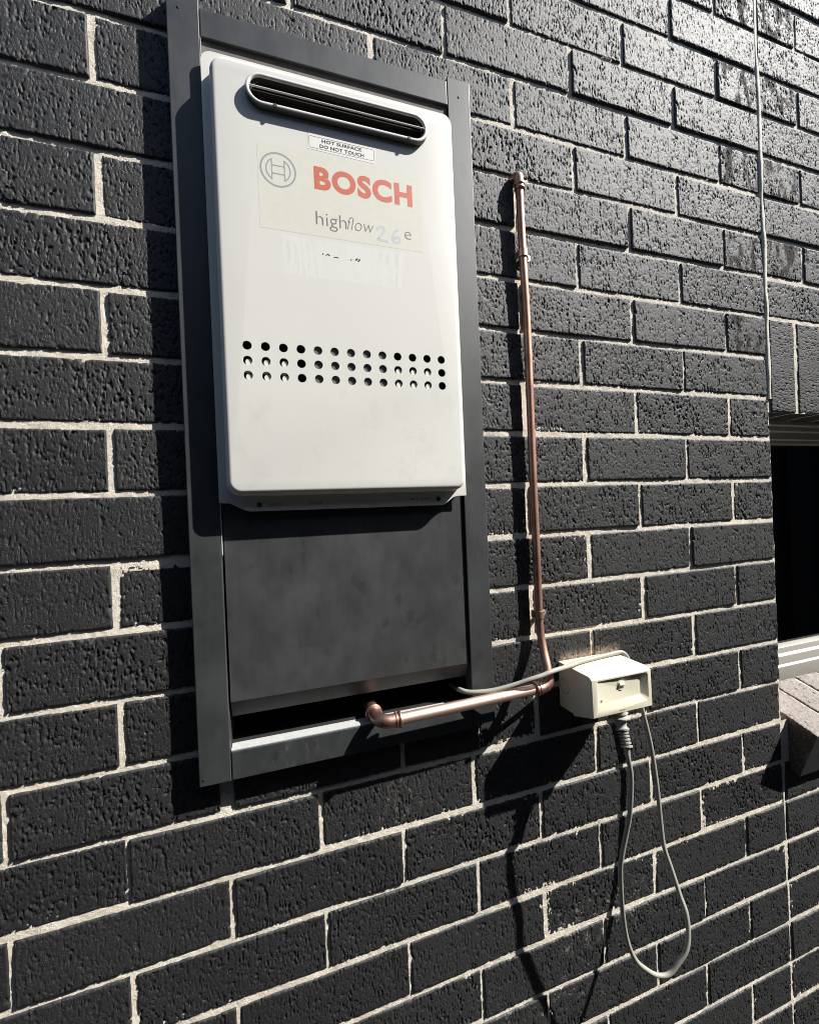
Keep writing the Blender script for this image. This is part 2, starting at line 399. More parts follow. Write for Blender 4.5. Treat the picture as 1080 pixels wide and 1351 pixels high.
def spline(pts, n=8):
    P = [np.array(p, float) for p in pts]; P = [2 * P[0] - P[1]] + P + [2 * P[-1] - P[-2]]
    out = []
    for i in range(1, len(P) - 2):
        for t in np.linspace(0, 1, n, endpoint=False):
            a, b, c, d = P[i - 1], P[i], P[i + 1], P[i + 2]
            out.append(0.5 * (2 * b + (c - a) * t + (2 * a - 5 * b + 4 * c - d) * t * t + (3 * b - a - 3 * c + d) * t ** 3))
    out.append(P[-2]); return out

def rrect(x0, x1, z0, z1, r, n=10):
    """rounded rectangle outline; r = radius or (bl, br, tr, tl)"""
    rr = r if hasattr(r, '__len__') else (r,) * 4
    out = []
    for (cx, cz, a0, q) in ((x0 + rr[0], z0 + rr[0], 180, rr[0]), (x1 - rr[1], z0 + rr[1], 270, rr[1]), (x1 - rr[2], z1 - rr[2], 0, rr[2]), (x0 + rr[3], z1 - rr[3], 90, rr[3])):
        for i in range(n + 1):
            a = math.radians(a0 + 90.0 * i / n); out.append((cx + q * math.cos(a), cz + q * math.sin(a)))
    return out

def circle(cx, cz, r, n=24): return [(cx + r * math.cos(2 * math.pi * i / n), cz + r * math.sin(2 * math.pi * i / n)) for i in range(n)]

def fill2d(loops, extrude=0.0):
    """2-D filled shape with holes -> verts (x, z), faces"""
    cu = bpy.data.curves.new('tmp', 'CURVE'); cu.dimensions = '2D'; cu.fill_mode = 'BOTH'; cu.extrude = extrude
    for lp in loops:
        sp = cu.splines.new('POLY'); sp.points.add(len(lp) - 1); sp.use_cyclic_u = True
        for p, q in zip(sp.points, lp): p.co = (q[0], q[1], 0, 1)
    o = bpy.data.objects.new('tmp', cu); COL.objects.link(o)
    me = bpy.data.meshes.new_from_object(o.evaluated_get(bpy.context.evaluated_depsgraph_get()))
    vs = [(v.co.x, v.co.y, v.co.z) for v in me.vertices]; fs = [tuple(p.vertices) for p in me.polygons]
    bpy.data.objects.remove(o); bpy.data.curves.remove(cu); bpy.data.meshes.remove(me)
    return vs, fs

def flat(name, loops, y, mat, parent, thick=0.0):
    vs, fs = fill2d(loops, thick / 2)
    return mesh_from(name, [(v[0], y - v[2], v[1]) for v in vs], fs, mat, parent)

def text(name, body, x0, x1, z0, z1, y, mat, parent, bold=0.0, shear=0.0, spacing=1.0):
    """lettering whose glyph box fills x0..x1, z0..z1 on a plane facing the viewer"""
    cu = bpy.data.curves.new('tmp', 'FONT'); cu.body = body; cu.size = 1.0; cu.offset = bold; cu.shear = shear
    cu.space_character = spacing; cu.resolution_u = 6
    o = bpy.data.objects.new('tmp', cu); COL.objects.link(o)
    me = bpy.data.meshes.new_from_object(o.evaluated_get(bpy.context.evaluated_depsgraph_get()))
    v = np.array([tuple(p.co) for p in me.vertices]); fs = [tuple(p.vertices) for p in me.polygons]
    bpy.data.objects.remove(o); bpy.data.curves.remove(cu); bpy.data.meshes.remove(me)
    a = v.min(0); b = v.max(0)
    X = x0 + (v[:, 0] - a[0]) / (b[0] - a[0]) * (x1 - x0); Z = z0 + (v[:, 1] - a[1]) / (b[1] - a[1]) * (z1 - z0)
    return mesh_from(name, np.stack([X, np.full_like(X, y), Z], 1), fs, mat, parent)

# ------------------------------------------------------------------ numpy noise
def vnoise(x, z, cell, seed, octaves=1):
    tot = 0; amp = 1; norm = 0
    for k in range(octaves):
        r = np.random.RandomState(seed + 17 * k); G = r.rand(256, 256)
        u = x / cell + 1000.3; w = z / cell + 1000.7
        iu = np.floor(u).astype(int); iw = np.floor(w).astype(int); fu = u - iu; fw = w - iw
        fu = fu * fu * (3 - 2 * fu); fw = fw * fw * (3 - 2 * fw)
        g = lambda a, b: G[a % 256, b % 256]
        n = (g(iu, iw) * (1 - fu) + g(iu + 1, iw) * fu) * (1 - fw) + (g(iu, iw + 1) * (1 - fu) + g(iu + 1, iw + 1) * fu) * fw
        tot = tot + n * amp; norm += amp; amp *= 0.5; cell = cell / 2.0
    return tot / norm * 2 - 1

def sstep(a, b, x):
    t = np.clip((x - a) / (b - a), 0, 1); return t * t * (3 - 2 * t)

# ------------------------------------------------------------------ the brick wall
GROUND = -2.05
wall = thing('brick_wall', (0.5, 0.0, GROUND), 'black brick house wall with cream mortar joints behind the white water heater', 'wall')

def brick_mesh(L, H, D, seed, step_x=0.0011, step_z=0.0018):
    nx = max(6, int(round(L / step_x))); nz = max(6, int(round(H / step_z)))
    gx = np.linspace(-L / 2, L / 2, nx + 1); gz = np.linspace(-H / 2, H / 2, nz + 1)
    X, Z = np.meshgrid(gx, gz, indexing='ij')
    ox = seed * 3.71
    dx = np.minimum(X + L / 2, L / 2 - X); dz = np.minimum(Z + H / 2, H / 2 - Z); d = np.minimum(dx, dz)
    rad = 0.0013 + 0.0008 * vnoise(X + ox, Z, 0.03, seed, 2)
    Y = 0.0013 * (1 - sstep(0, 1, np.clip(d / rad, 0, 1))) ** 1.4
    q_ = np.random.RandomState(seed + 1000).rand(5)
    Xw = X + ox + 0.0013 * vnoise(X + ox, Z, 0.0042, seed + 2, 2)
    n1_ = vnoise(Xw, Z * (0.32 + 0.22 * q_[0]), 0.0022, seed + 5, 2) + (0.16 + 0.26 * q_[1]) * vnoise(X + ox, Z, 0.016, seed + 6, 2)
    n2_ = vnoise(Xw + 3.3, Z * 0.66, 0.0019, seed + 7, 1) + 0.24 * vnoise(X + ox + 1.7, Z, 0.02, seed + 8, 2)
    Y += (0.0010 + 0.0006 * q_[2]) * sstep(0.36, 0.46, n1_ + 0.12 * (q_[3] - 0.5)) + 0.0008 * sstep(0.50, 0.60, n2_)
    n3_ = vnoise(X + ox + 0.6 * Xw, Z * 0.10, 0.0030, seed + 15, 1) + 0.5 * vnoise(X + ox, Z * 0.7, 0.03, seed + 16, 2)
    Y += 0.0007 * sstep(0.84, 1.0, n3_)
    Y += 0.00006 * vnoise(X + ox, Z * 0.5, 0.010, seed + 3, 2)
    Y += 0.0008 * vnoise(X + ox, Z, 0.09, seed + 9, 1)
    chip = np.clip(vnoise(X + ox, Z, 0.012, seed + 11, 2) - 0.42, 0, 1) * sstep(0.006, 0.0, d)
    Y += 0.006 * chip
    e = sstep(0.004, 0.0, d)
    Xj = X + e * 0.0006 * vnoise(X + ox, Z, 0.009, seed + 21, 2) * (dx < dz)
    Zj = Z + e * 0.0006 * vnoise(X + ox, Z, 0.009, seed + 23, 2) * (dz <= dx)
    n1 = nz + 1
    vs = np.stack([Xj.ravel(), Y.ravel(), Zj.ravel()], 1).tolist()
    fs = []
    for i in range(nx):
        for j in range(nz):
            a = i * n1 + j; fs.append((a, a + n1, a + n1 + 1, a + 1))
    loop = [i * n1 for i in range(nx + 1)] + [nx * n1 + j for j in range(1, nz + 1)] + [i * n1 + nz for i in range(nx - 1, -1, -1)] + [j for j in range(nz - 1, 0, -1)]
    base = len(vs); m = len(loop)
    for k in loop:
        vs.append([vs[k][0], 0.012, vs[k][2]])
    for q in range(m):
        r = (q + 1) % m; fs.append((loop[r], loop[q], base + q, base + r))
    cb = len(vs)
    corner = [(-L / 2, -H / 2), (L / 2, -H / 2), (L / 2, H / 2), (-L / 2, H / 2)]
    for (x, z) in corner: vs.append([x, 0.012, z])
    for (x, z) in corner: vs.append([x, D, z])
    for q in range(4):
        r = (q + 1) % 4; fs.append((cb + r, cb + q, cb + 4 + q, cb + 4 + r))
    me = bpy.data.meshes.new('brick')
    me.from_pydata(vs, [], fs)
    for p in me.polygons: p.use_smooth = True
    me.set_sharp_from_angle(angle=1.0)
    me.materials.append(M['brick'])
    return me

H = 0.0770; P = 0.086
VAR = [brick_mesh(0.230, H, 0.105, 10 + 7 * i) for i in range(10)]
HALF = [brick_mesh(0.110, H, 0.105, 210 + 7 * i) for i in range(4)]
CUT = {}
def cut_mesh(L, h=H):
    k = (round(L * 500), round(h * 500))
    if k not in CUT: CUT[k] = brick_mesh(L, h, 0.105, 400 + len(CUT) * 5)
    return CUT[k]

rects = []          # every brick face on the wall, for the mortar
OX0, OX1, OZ0, OZ1 = 0.108, 0.490, -0.872, 0.092        # hole cut for the recess box
VX0, VX1, VZ0, VZ1 = -0.40, 1.66, -1.90, 0.74           # bricks built one by one here
outer = MB()
def put_brick(x0, x1, z0, z1):
    w = (0.0016 if z0 < -0.80 else 0.0004)
    if abs(x1 - x0 - 0.230) < 1e-3 or abs(x1 - x0 - 0.110) < 1e-3:
        g0, g1 = w + random.uniform(-.0014, .0014), w + random.uniform(-.0014, .0014)
        if abs(x0 - 0.005 - round((x0 - 0.005) / 0.12) * 0.12) < 1e-4 and x1 < 1.19: x0 -= g0; x1 += g1
    rects.append((x0, x1, z0, z1))
    cx, cz = (x0 + x1) / 2, (z0 + z1) / 2; L = x1 - x0; h = z1 - z0
    if not (VX0 < cx < VX1 and VZ0 < cz < VZ1):
        y = random.uniform(-.001, .001); outer.box(x0, x1, y, 0.105, z0, z1); return
    if abs(L - 0.230) < 0.0075 and abs(h - H) < 1e-4: me = random.choice(VAR)
    elif abs(L - 0.110) < 0.0012 and abs(h - H) < 1e-4: me = random.choice(HALF)
    else: me = cut_mesh(L, h)
    o = link('brick', me, None, wall, (cx + random.uniform(-.0012, .0012), random.uniform(-.0013, .0013), cz + random.uniform(-.0007, .0007)))
    if me in VAR: o.scale.x = L / 0.230
    o.rotation_euler = (random.uniform(-.008, .008), (math.pi if random.random() < .5 else 0) + random.uniform(-.004, .004), random.uniform(-.005, .005))

def place(x0, x1, z0, z1):
    """place a brick, cutting it where the recess box stands"""
    if z1 > OZ0 + .003 and z0 < OZ1 - .003 and x1 > OX0 and x0 < OX1:
        if z0 < OZ0 and x0 < OX1 and x1 > OX0 and OZ0 - z0 > 0.02:
            pass
        if x0 < OX0 - 0.012: put_brick(x0, OX0, z0, z1)
        if x1 > OX1 + 0.012: put_brick(OX1, x1, z0, z1)
        lo = max(x0, OX0 + .0); hi = min(x1, OX1)
        if hi - lo > 0.012:
            if z0 < OZ0 - 0.008: put_brick(lo, hi, z0, OZ0)
            if z1 > OZ1 + 0.008: put_brick(lo, hi, OZ1, z1)
        return
    put_brick(x0, x1, z0, z1)

for r in range(-13, 24):
    z1 = -r * P - (P - H) / 2; z0 = z1 - H
    if z0 < GROUND: z0 = GROUND
    if z1 - z0 < 0.01: continue
    off = 0.12 if r % 2 == 0 else 0.0
    k = -5
    while True:                                         # left of the movement joint
        a = k * 0.24 + off + 0.005; b = a + 0.230; k += 1
        if a > 1.19: break
        if b < -0.95: continue
        place(a, min(b, 1.195), z0, z1)
    if r <= 1 or r >= 13:                               # right of it: above the lintel and under the sill
        k = 0
        a = 1.205
        first = 0.115 if r % 2 == 0 else 0.230
        while a < 2.3:
            b = a + (first if k == 0 else 0.230); put_brick(a, b, z0, z1); a = b + 0.010; k += 1
    elif True:                                          # far side of the window
        a = 2.105 + (0.0 if r % 2 else 0.12)
        if r % 2 == 0: put_brick(2.105, 2.215, z0, z1)
        put_brick(a, a + 0.23, z0, z1)
# soldier course over the window
a = 1.2075
while a < 2.1:
    cx, cz = a + 0.038, -0.2745
    rects.append((a, a + 0.076, -0.372, -0.177))
    o = link('brick', cut_mesh(0.195), None, wall, (cx, random.uniform(-.001, .001), cz))
    o.rotation_euler = (random.uniform(-.006, .006), math.pi / 2 + random.uniform(-.003, .003), random.uniform(-.004, .004))
    a += 0.0895
ob = outer.build('outer_brick', M['brick'], wall, (0, 0, 0)); ob['kind'] = 'stuff'

# mortar: one sheet of rough joints, raked a little behind the brick faces
R = np.array(rects)
step = 0.0020
xs = np.arange(-0.42, 1.68, step); zs = np.arange(-1.92, 0.76, step)
GX, GZ = np.meshgrid(xs, zs, indexing='ij')
sd = np.full(GX.shape, 0.05)
for (x0, x1, z0, z1) in rects:
    i0, i1 = np.searchsorted(xs, x0 - .02), np.searchsorted(xs, x1 + .02)
    j0, j1 = np.searchsorted(zs, z0 - .02), np.searchsorted(zs, z1 + .02)
    if i0 >= i1 or j0 >= j1: continue
    sx = GX[i0:i1, j0:j1]; sz = GZ[i0:i1, j0:j1]
    qx = np.maximum(x0 - sx, sx - x1); qz = np.maximum(z0 - sz, sz - z1)
    d = np.where((qx > 0) & (qz > 0), np.hypot(np.maximum(qx, 0), np.maximum(qz, 0)), np.maximum(qx, qz))
    sd[i0:i1, j0:j1] = np.minimum(sd[i0:i1, j0:j1], d)
rec = 0.0023 + 0.0012 * vnoise(GX, GZ * 3, 0.16, 51, 2) + 0.0006 * vnoise(GX, GZ, 0.02, 61, 2)
rec += 0.0015 * sstep(-0.7, 0.4, GZ)
rec = np.clip(rec, 0.0008, 0.0055)
rough_ = 0.00038 * vnoise(GX, GZ, 0.0056, 71, 2) + 0.0003 * vnoise(GX, GZ, 0.012, 73, 1)
sp_ = vnoise(GX, GZ, 0.06, 81, 3)
ext = 0.0016 * sstep(0.62, 0.90, sp_) * (0.6 + 0.4 * vnoise(GX, GZ, 0.009, 91, 2))      # smeared over the arrises in a few places
Yg = rec + rough_
over = sd + ext
Yg = np.where((sd < 0.0005) & (over > 0) & (ext > 0.0004), np.minimum(Yg, 0.0002 + rough_ * 0.8), Yg)
keep = sd > -0.0085
keep &= ~((GX > 1.200) & (GZ < -0.374) & (GZ > -1.030))
keep &= ~((GX > OX0 + .004) & (GX < OX1 - .004) & (GZ > OZ0 + .004) & (GZ < OZ1 - .004))
ny = GX.shape[1]
cells = keep[:-1, :-1] & keep[1:, :-1] & keep[1:, 1:] & keep[:-1, 1:]
ci, cj = np.nonzero(cells)
q = np.stack([ci * ny + cj, (ci + 1) * ny + cj, (ci + 1) * ny + cj + 1, ci * ny + cj + 1], 1)
used = np.unique(q); remap = np.zeros(GX.size, int); remap[used] = np.arange(used.size)
vv = np.stack([GX.ravel()[used], Yg.ravel()[used], GZ.ravel()[used]], 1); qq = remap[q]
me = bpy.data.meshes.new('mortar')
me.vertices.add(len(vv)); me.vertices.foreach_set('co', vv.ravel())
me.loops.add(qq.size); me.loops.foreach_set('vertex_index', qq.ravel())
me.polygons.add(len(qq)); me.polygons.foreach_set('loop_start', np.arange(len(qq)) * 4)
me.polygons.foreach_set('use_smooth', np.ones(len(qq), bool))
me.update(calc_edges=True); me.validate()
mo = link('mortar', me, M['mortar'], wall, (0, 0, 0)); mo['kind'] = 'stuff'
bk = MB()                                              # the body of the joints, behind and beyond that sheet
for (x0, x1, z0, z1) in ((-0.95, OX0, GROUND, 1.12), (OX1, 1.196, GROUND, 1.12), (OX0, OX1, GROUND, OZ0), (OX0, OX1, OZ1, 1.12),
                         (1.204, 2.1, -0.371, 1.12), (1.204, 2.1, GROUND, -1.10), (2.1, 2.35, GROUND, 1.12)):
    bk.box(x0, x1, 0.008, 0.10, z0, z1)
bk.build('mortar_core', M['mortar'], wall, (0, 0, 0))

# movement joint: a bead of sealant between the two leaves of the wall
def bead(name, z0, z1, y, w, amp, seed):
    n = int((z1 - z0) / 0.006); z = np.linspace(z0, z1, n)
    cx = 1.2 + 0.0034 * vnoise(z, z * 0, 0.10, seed, 2)
    ww = w * (1 + 0.35 * vnoise(z, z * 0, 0.05, seed + 1, 2)); yy = y + amp * vnoise(z, z * 0, 0.045, seed + 2, 2)
    rings = []
    for i in range(n):
        rings.append([(cx[i] + ww[i] * math.cos(a), yy[i] - 0.0017 * math.sin(a), z[i]) for a in np.linspace(0, math.pi, 7)] + [(cx[i] - ww[i], 0.02, z[i]), (cx[i] + ww[i], 0.02, z[i])])
    b = MB(); b.rings(rings); return b.build(name, M['sealant'], wall, None, 0.9)
bead('sealant_bead', -0.346, 0.76, 0.0002, 0.0044, 0.0020, 301)
bead('sealant_bead', -1.95, -1.035, 0.0042, 0.0040, 0.0016, 321)

# sloping brick window sill
sill = link('window_sill', bpy.data.meshes.new('window_sill'), M['mortar'], wall, (1.65, -0.02, -1.05))
TILT = math.radians(18)
def sill_pt(x, s, d):      # s = distance down the slope from the front edge, d = depth below the top face
    y = -0.05 + s * math.cos(TILT) + d * math.sin(TILT); z = -1.043 + s * math.sin(TILT) - d * math.cos(TILT)
    return (x, y, z)
sm = MB()
vs = [sill_pt(x, s, d) for x in (1.2225, 2.098) for s in (0.004, 0.150) for d in (0.004, 0.104)]
sm.add(vs, [(0, 1, 3, 2), (4, 6, 7, 5), (0, 4, 5, 1), (2, 3, 7, 6), (0, 2, 6, 4), (1, 5, 7, 3)])
tmp = sm.build('tmp', M['mortar']); 
tm = tmp.data.copy(); off = Vector(tmp.location) - Vector((1.65, -0.02, -1.05))
for v in tm.vertices: v.co += off
bpy.data.objects.remove(tmp); sill.data = tm
def sill_brick_mesh(seed):
    me = brick_mesh(0.0775, 0.2, 0.108, seed, 0.0018, 0.0018); me.materials.clear()
    for k in ('sillbrick', 'brick', 'sillend'): me.materials.append(M[k])
    for p in me.polygons:                              # bed face on top, glazed face in front, raw ends
        if p.normal.z < -0.7: p.material_index = 1
        elif abs(p.normal.x) > 0.7: p.material_index = 2
    return me
SB = [sill_brick_mesh(700 + 9 * i) for i in range(3)]
a = 1.220; i = 0
while a < 2.09:
    c = sill_pt(a + 0.038, 0.1, 0.0)
    o = link('brick', SB[i % 3], None, sill, c)
    # local Y (depth) runs down into the sill, local Z up the slope
    o.rotation_euler = (-(math.pi / 2 - TILT), 0, 0)
    a += 0.0865; i += 1

# ------------------------------------------------------------------ the window
win = thing('window', (1.65, 0.06, -1.0), 'dark window with pale aluminium frame above the sloping brick sill', 'window')
def prism(name, prof, x0, x1, mat, parent, bev=0.0015):
    b = MB(); b.rings([[(x0, y, z) for y, z in prof], [(x1, y, z) for y, z in prof]])
    o = b.build(name, mat, parent)
    if bev: bevel(o, bev, 2, 0.4)
    return o
head = [(0.074, -0.366), (0.074, -0.382), (0.082, -0.384), (0.082, -0.395), (0.089, -0.397), (0.089, -0.414), (0.094, -0.416), (0.094, -0.424), (0.130, -0.424), (0.130, -0.366)]
prism('head_frame', head, 1.2, 2.1, M['alu'], win, 0.001)
foot = [(0.112, -0.928), (0.101, -0.931), (0.099, -0.944), (0.092, -0.948), (0.090, -0.966), (0.085, -0.970), (0.083, -1.005), (0.130, -1.005), (0.130, -0.928)]
prism('sill_frame', foot, 1.2, 2.1, M['alu'], win, 0.001)
for x0, x1 in ((1.2, 1.238), (2.062, 2.1)):
    b = MB(); b.box(x0, x1, 0.0925, 0.1295, -0.9275, -0.4245); bevel(b.build('jamb_frame', M['alu'], win), 0.002)
b = MB(); b.box(1.2385, 2.0615, 0.118, 0.123, -0.9275, -0.4245); b.build('glass_pane', M['glass'], win)

# ------------------------------------------------------------------ recess box in the wall
rb = thing('recess_box', (0.2985, 0.0, -0.893), 'charcoal steel recess box frame let into the black brick wall around the heater', 'recess box')
FY = -0.020
def rail(name, x0, x1, z0, z1, y1=0.0):
    b = MB(); b.box(x0, x1, FY, y1, z0, z1); o = bevel(b.build(name, M['frame'], rb), 0.0011, 2); o.data.shade_flat(); return o
rail('stile', 0.0875, 0.1252, -0.8930, 0.1290)
rail('stile', 0.4712, 0.5092, -0.8890, 0.1155)
rail('top_rail', 0.1258, 0.4704, 0.0712, 0.1085)
rail('bottom_rail', 0.1262, 0.4706, -0.8925, -0.8555)
b = MB(); b.box(0.1262, 0.4706, -0.0185, 0.0, -0.8553, -0.8542); b.build('galvanised_lip', M['galv'], rb)
b = MB(); b.box(0.1254, 0.1262, -0.0203, -0.002, -0.60, 0.0705); b.build('raw_edge', M['galv'], rb)
b = MB()                                              # sides, back, floor and roof of the recess
b.box(0.1100, 0.1248, 0.0012, 0.100, -0.870, 0.090); b.box(0.4716, 0.4880, 0.0012, 0.100, -0.870, 0.090)
b.box(0.1250, 0.4714, 0.0975, 0.1000, -0.868, 0.088); b.box(0.1250, 0.4714, 0.0012, 0.0970, -0.868, -0.8565); b.box(0.1250, 0.4714, 0.0012, 0.0970, 0.0730, 0.088)
b.build('recess_lining', M['dark'], rb)
b = MB(); b.box(0.1266, 0.4700, -0.0160, -0.0130, 0.0350, 0.0708); b.build('filler_strip', M['strip'], rb)
for x_, z_ in ((0.1015, 0.1010), (0.0930, -0.8840), (0.4900, 0.0880)):  # dark raised dots standing in for the shade of small holes
    b = MB(); b.rings([[(px, y, pz) for px, pz in circle(x_, z_, r, 14)] for r, y in ((0.0019, FY + .0004), (0.0017, FY - .0005), (0.0009, FY - .0008))], True, False, True); b.build('hole_dot', M['dark'], rb, None, 0.8)
# cover panel under the heater, its foot folded back
prof = [(-0.0165, -0.500), (-0.0165, -0.7925), (-0.0035, -0.8168), (-0.0022, -0.8166), (-0.0148, -0.7918), (-0.0150, -0.500)]
b = MB(); b.rings([[(x, y, z) for y, z in prof] for x in (0.1280, 0.4690)])
o = b.build('cover_panel', M['panel'], rb); o.data.shade_flat()

# ------------------------------------------------------------------ the water heater
wh = thing('water_heater', (0.2985, -0.02, -0.545), 'off-white gas water heater case with red lettering mounted in the charcoal recess box', 'water heater')
F = -0.047; FL = -0.028
holes = [(0.1679 + i * 0.02195, -0.3348 - j * 0.0189) for j in range(3) for i in range(13)]
fc = ((0.1790 + 0.4225) / 2, -0.0105)
def stadium(x0, x1, z0, z1, n=16): return rrect(x0, x1, z0, z1, (z1 - z0) / 2 - 1e-5, n)
inner = rrect(0.1445, 0.4565, -0.5165, 0.0215, (0.010, 0.010, 0.012, 0.012), 10)
loops = [inner] + [circle(x, z, 0.0057, 22) for x, z in holes] + [stadium(0.186, 0.415, -0.026, 0.005)]
vs, fs = fill2d(loops)
cv = [(x, F, z) for x, z, _ in vs]; cf = list(fs)
case = MB(); case.add(cv, cf)
prof = []                                             # fillet from the face to the skirt
for i in range(0, 8):
    a = math.radians(90 * i / 7); prof.append((0.0075 * math.sin(a), F + 0.0075 * (1 - math.cos(a))))
prof.append((0.0082, -0.034)); prof.append((0.0088, FL + 0.0002))
rings = []
for d, y in prof:
    rings.append([(x, y, z) for x, z in rrect(0.1445 - d, 0.4565 + d, -0.5165 - d * 0.95, 0.0215 + d, (0.010 + d, 0.010 + d, 0.012 + d, 0.012 + d), 10)])
case.rings(rings, True, False, False)
for x, z in holes:                                    # turned-in hole edges
    case.rings([[(px, F, pz) for px, pz in circle(x, z, 0.0057, 22)], [(px, F + 0.0012, pz) for px, pz in circle(x, z, 0.0055, 22)]], True, False, False)
co = case.build('case', M['case'], wh, None, None)
bm = bmesh.new(); bm.from_mesh(co.data); bmesh.ops.remove_doubles(bm, verts=bm.verts, dist=1e-5); bmesh.ops.recalc_face_normals(bm, faces=bm.faces); bm.to_mesh(co.data); bm.free()
for p in co.data.polygons: p.use_smooth = True
co.data.set_sharp_from_angle(angle=0.6)

# flange behind the case with its dropped lower lip
fo = [(0.1255, -0.5325), (0.138, -0.533), (0.147, -0.538), (0.156, -0.5425), (0.162, -0.5445), (0.432, -0.5455), (0.438, -0.543), (0.4500, -0.5345), (0.456, -0.5328), (0.4715, -0.5325)]
top = rrect(0.1255, 0.4715, -0.5325, 0.0475, (0.001, 0.001, 0.014, 0.014), 8)
fo = fo + [p for p in top if p[1] > -0.03]
b = MB(); b.rings([[(x, FL, z) for x, z in fo], [(x, FL + 0.0012, z) for x, z in fo]], True, True, True)
bevel(b.build('flange', M['case'], wh), 0.0005, 1)
b = MB(); b.rings([[(x, y, z) for x, z in rrect(0.130, 0.467, -0.528, 0.042, 0.008, 5)] for y in (FL + 0.0013, 0.080)]); b.build('body', M['baffle'], wh)
b = MB(); b.rings([[(x, y, z) for x, z in rrect(0.150, 0.452, -0.505, 0.012, 0.008, 5)] for y in (-0.0335, FL - 0.0003)], True, True, True); b.build('inner_plate', M['dark'], wh)
def screw(x, y, z, r, parent, mat):
    b = MB(); b.rings([[(px, yy, pz) for px, pz in circle(x, z, rr, 14)] for rr, yy in ((r, y), (r, y - r * .35), (r * .8, y - r * .6))], True, False, True)
    o = b.build('screw', mat, parent, None, 0.6)
    c = MB(); yy = y - r * .6 - 0.00008
    for s in (0.18,):
        c.box(x - r * .6, x + r * .6, yy - .0001, yy, z - r * s * .5, z + r * s * .5); c.box(x - r * s * .5, x + r * s * .5, yy - .0002, yy - .0001, z - r * .6, z + r * .6)
    c.build('screw_slot', M['ink'], o if parent.parent is None else parent)
    return o
screw(0.1738, FL, -0.5362, 0.0034, wh, M['steeldark']); screw(0.4250, FL, -0.5362, 0.0034, wh, M['steeldark'])
text('stamped_lettering', 'HOT', 0.1872, 0.2022, -0.5392, -0.5346, FL - 0.0003, M['faint'], wh, 0.012)
text('stamped_lettering', 'COLD', 0.2365, 0.2570, -0.5376, -0.5330, FL - 0.0003, M['faint'], wh, 0.012)
b = MB()
for i, w in enumerate((.0045, .003, .004, 0, .003, .0035, .005)):
    if w: b.box(0.3815 + i * .0042, 0.3815 + i * .0042 + w * .8, FL - .0003, FL - .0001, -0.5362, -0.5336)
b.build('worn_stamp', M['faint'], wh)

# baffles seen through the air holes
b = MB(); b.box(0.2480, 0.3530, -0.0446, -0.0438, -0.382, -0.324); b.build('baffle_plate', M['baffle'], wh)
for i in (0, 1, 2, 9, 10, 11):
    for j in (1, 2):
        x, z = holes[j * 13 + i]
        b = MB(); b.rings([[(px, y, pz) for px, pz in circle(x + 0.0014, z - 0.0016, 0.0041, 14)] for y in (-0.0454, -0.042)]); b.build('baffle_stud', M['case'], wh)

# flue terminal: stadium-shaped stainless mouth with one bar
RF = F - 0.0083
ft = MB()
sec = [(0.0, F + 0.001), (0.0, RF + 0.0022), (0.0006, RF + 0.0008), (0.0018, RF), (0.0036, RF), (0.0048, RF + 0.0008), (0.0052, RF + 0.0025), (0.0052, 0.03)]
rg = [[(x, y, z) for x, z in stadium(0.1785 + d, 0.4220 - d, -0.0312 + d, 0.0097 - d)] for d, y in sec]
ft.rings(rg[:3], True, False, False)
fl_o = ft.build('flue_terminal', M['steeldark'], wh, None, 0.8)
f2 = MB(); f2.rings(rg[2:7], True, False, False); f2.build('flue_rim', M['steel'], fl_o, None, 0.9)
f3 = MB(); f3.rings(rg[6:], True, False, True); f3.build('flue_throat', M['flue'], fl_o)
f4 = MB(); f4.tube([(0.1835, RF + 0.0014, -0.0092), (0.4170, RF + 0.0014, -0.0092)], 0.0012, 10); f4.build('grille_bar', M['steel'], fl_o, None, 0.8)
b = MB(); b.box(0.1840, 0.4165, RF + 0.0060, 0.02, -0.0097, -0.0091); b.build('grille_web', M['flue'], fl_o)
for x in (0.2140, 0.3930):
    b = MB(); b.rings([[(px, y, pz) for px, pz in circle(x, -0.0291, 0.0024, 12)] for y in (RF + 0.001, RF - 0.0009)]); b.build('rim_screw', M['ink'], fl_o)

# labels
lb = flat('brand_label', [rrect(0.1896, 0.4098, -0.1822, -0.0724, 0.001, 3)], F - 0.00008, M['sticker'], wh, 0.0)
LY = F - 0.00016
text('brand_lettering', 'BOSCH', 0.2600, 0.3968, -0.1200, -0.0888, LY, M['red'], lb, 0.046, 0, 1.13)
text('model_lettering', 'high', 0.2602, 0.3010, -0.1727, -0.1492, LY, M['greyink'], lb, -0.010)
text('model_lettering', 'flow', 0.3020, 0.3388, -0.1667, -0.1492, LY, M['greyink'], lb, -0.018, 0.22)
text('model_lettering', 'e', 0.3832, 0.3930, -0.1668, -0.1560, LY, M['greyink'], lb, -0.014)
em = (0.2148, -0.1042)
def ring2(r0, r1, n=56): return [circle(em[0], em[1], r1, n), circle(em[0], em[1], r0, n)]
flat('emblem', ring2(0.0203, 0.0225), LY, M['logoink'], lb)
def lens(side):
    # armature cheek: bowed outside, straight inside
    r = 0.0158; x0 = 0.0072; pts = []
    a0 = math.acos(x0 / r)
    for i in range(15): 
        a = -a0 + 2 * a0 * i / 14; pts.append((em[0] + side * r * math.cos(a), em[1] + r * math.sin(a)))
    inn = []; r2 = 0.0142; x2 = 0.0086; a2 = math.acos(x2 / r2)
    for i in range(15):
        a = -a2 + 2 * a2 * i / 14; inn.append((em[0] + side * r2 * math.cos(a), em[1] + r2 * math.sin(a)))
    return [pts, inn]
flat('emblem', lens(1), LY, M['logoink'], lb); flat('emblem', lens(-1), LY, M['logoink'], lb)
b = MB()
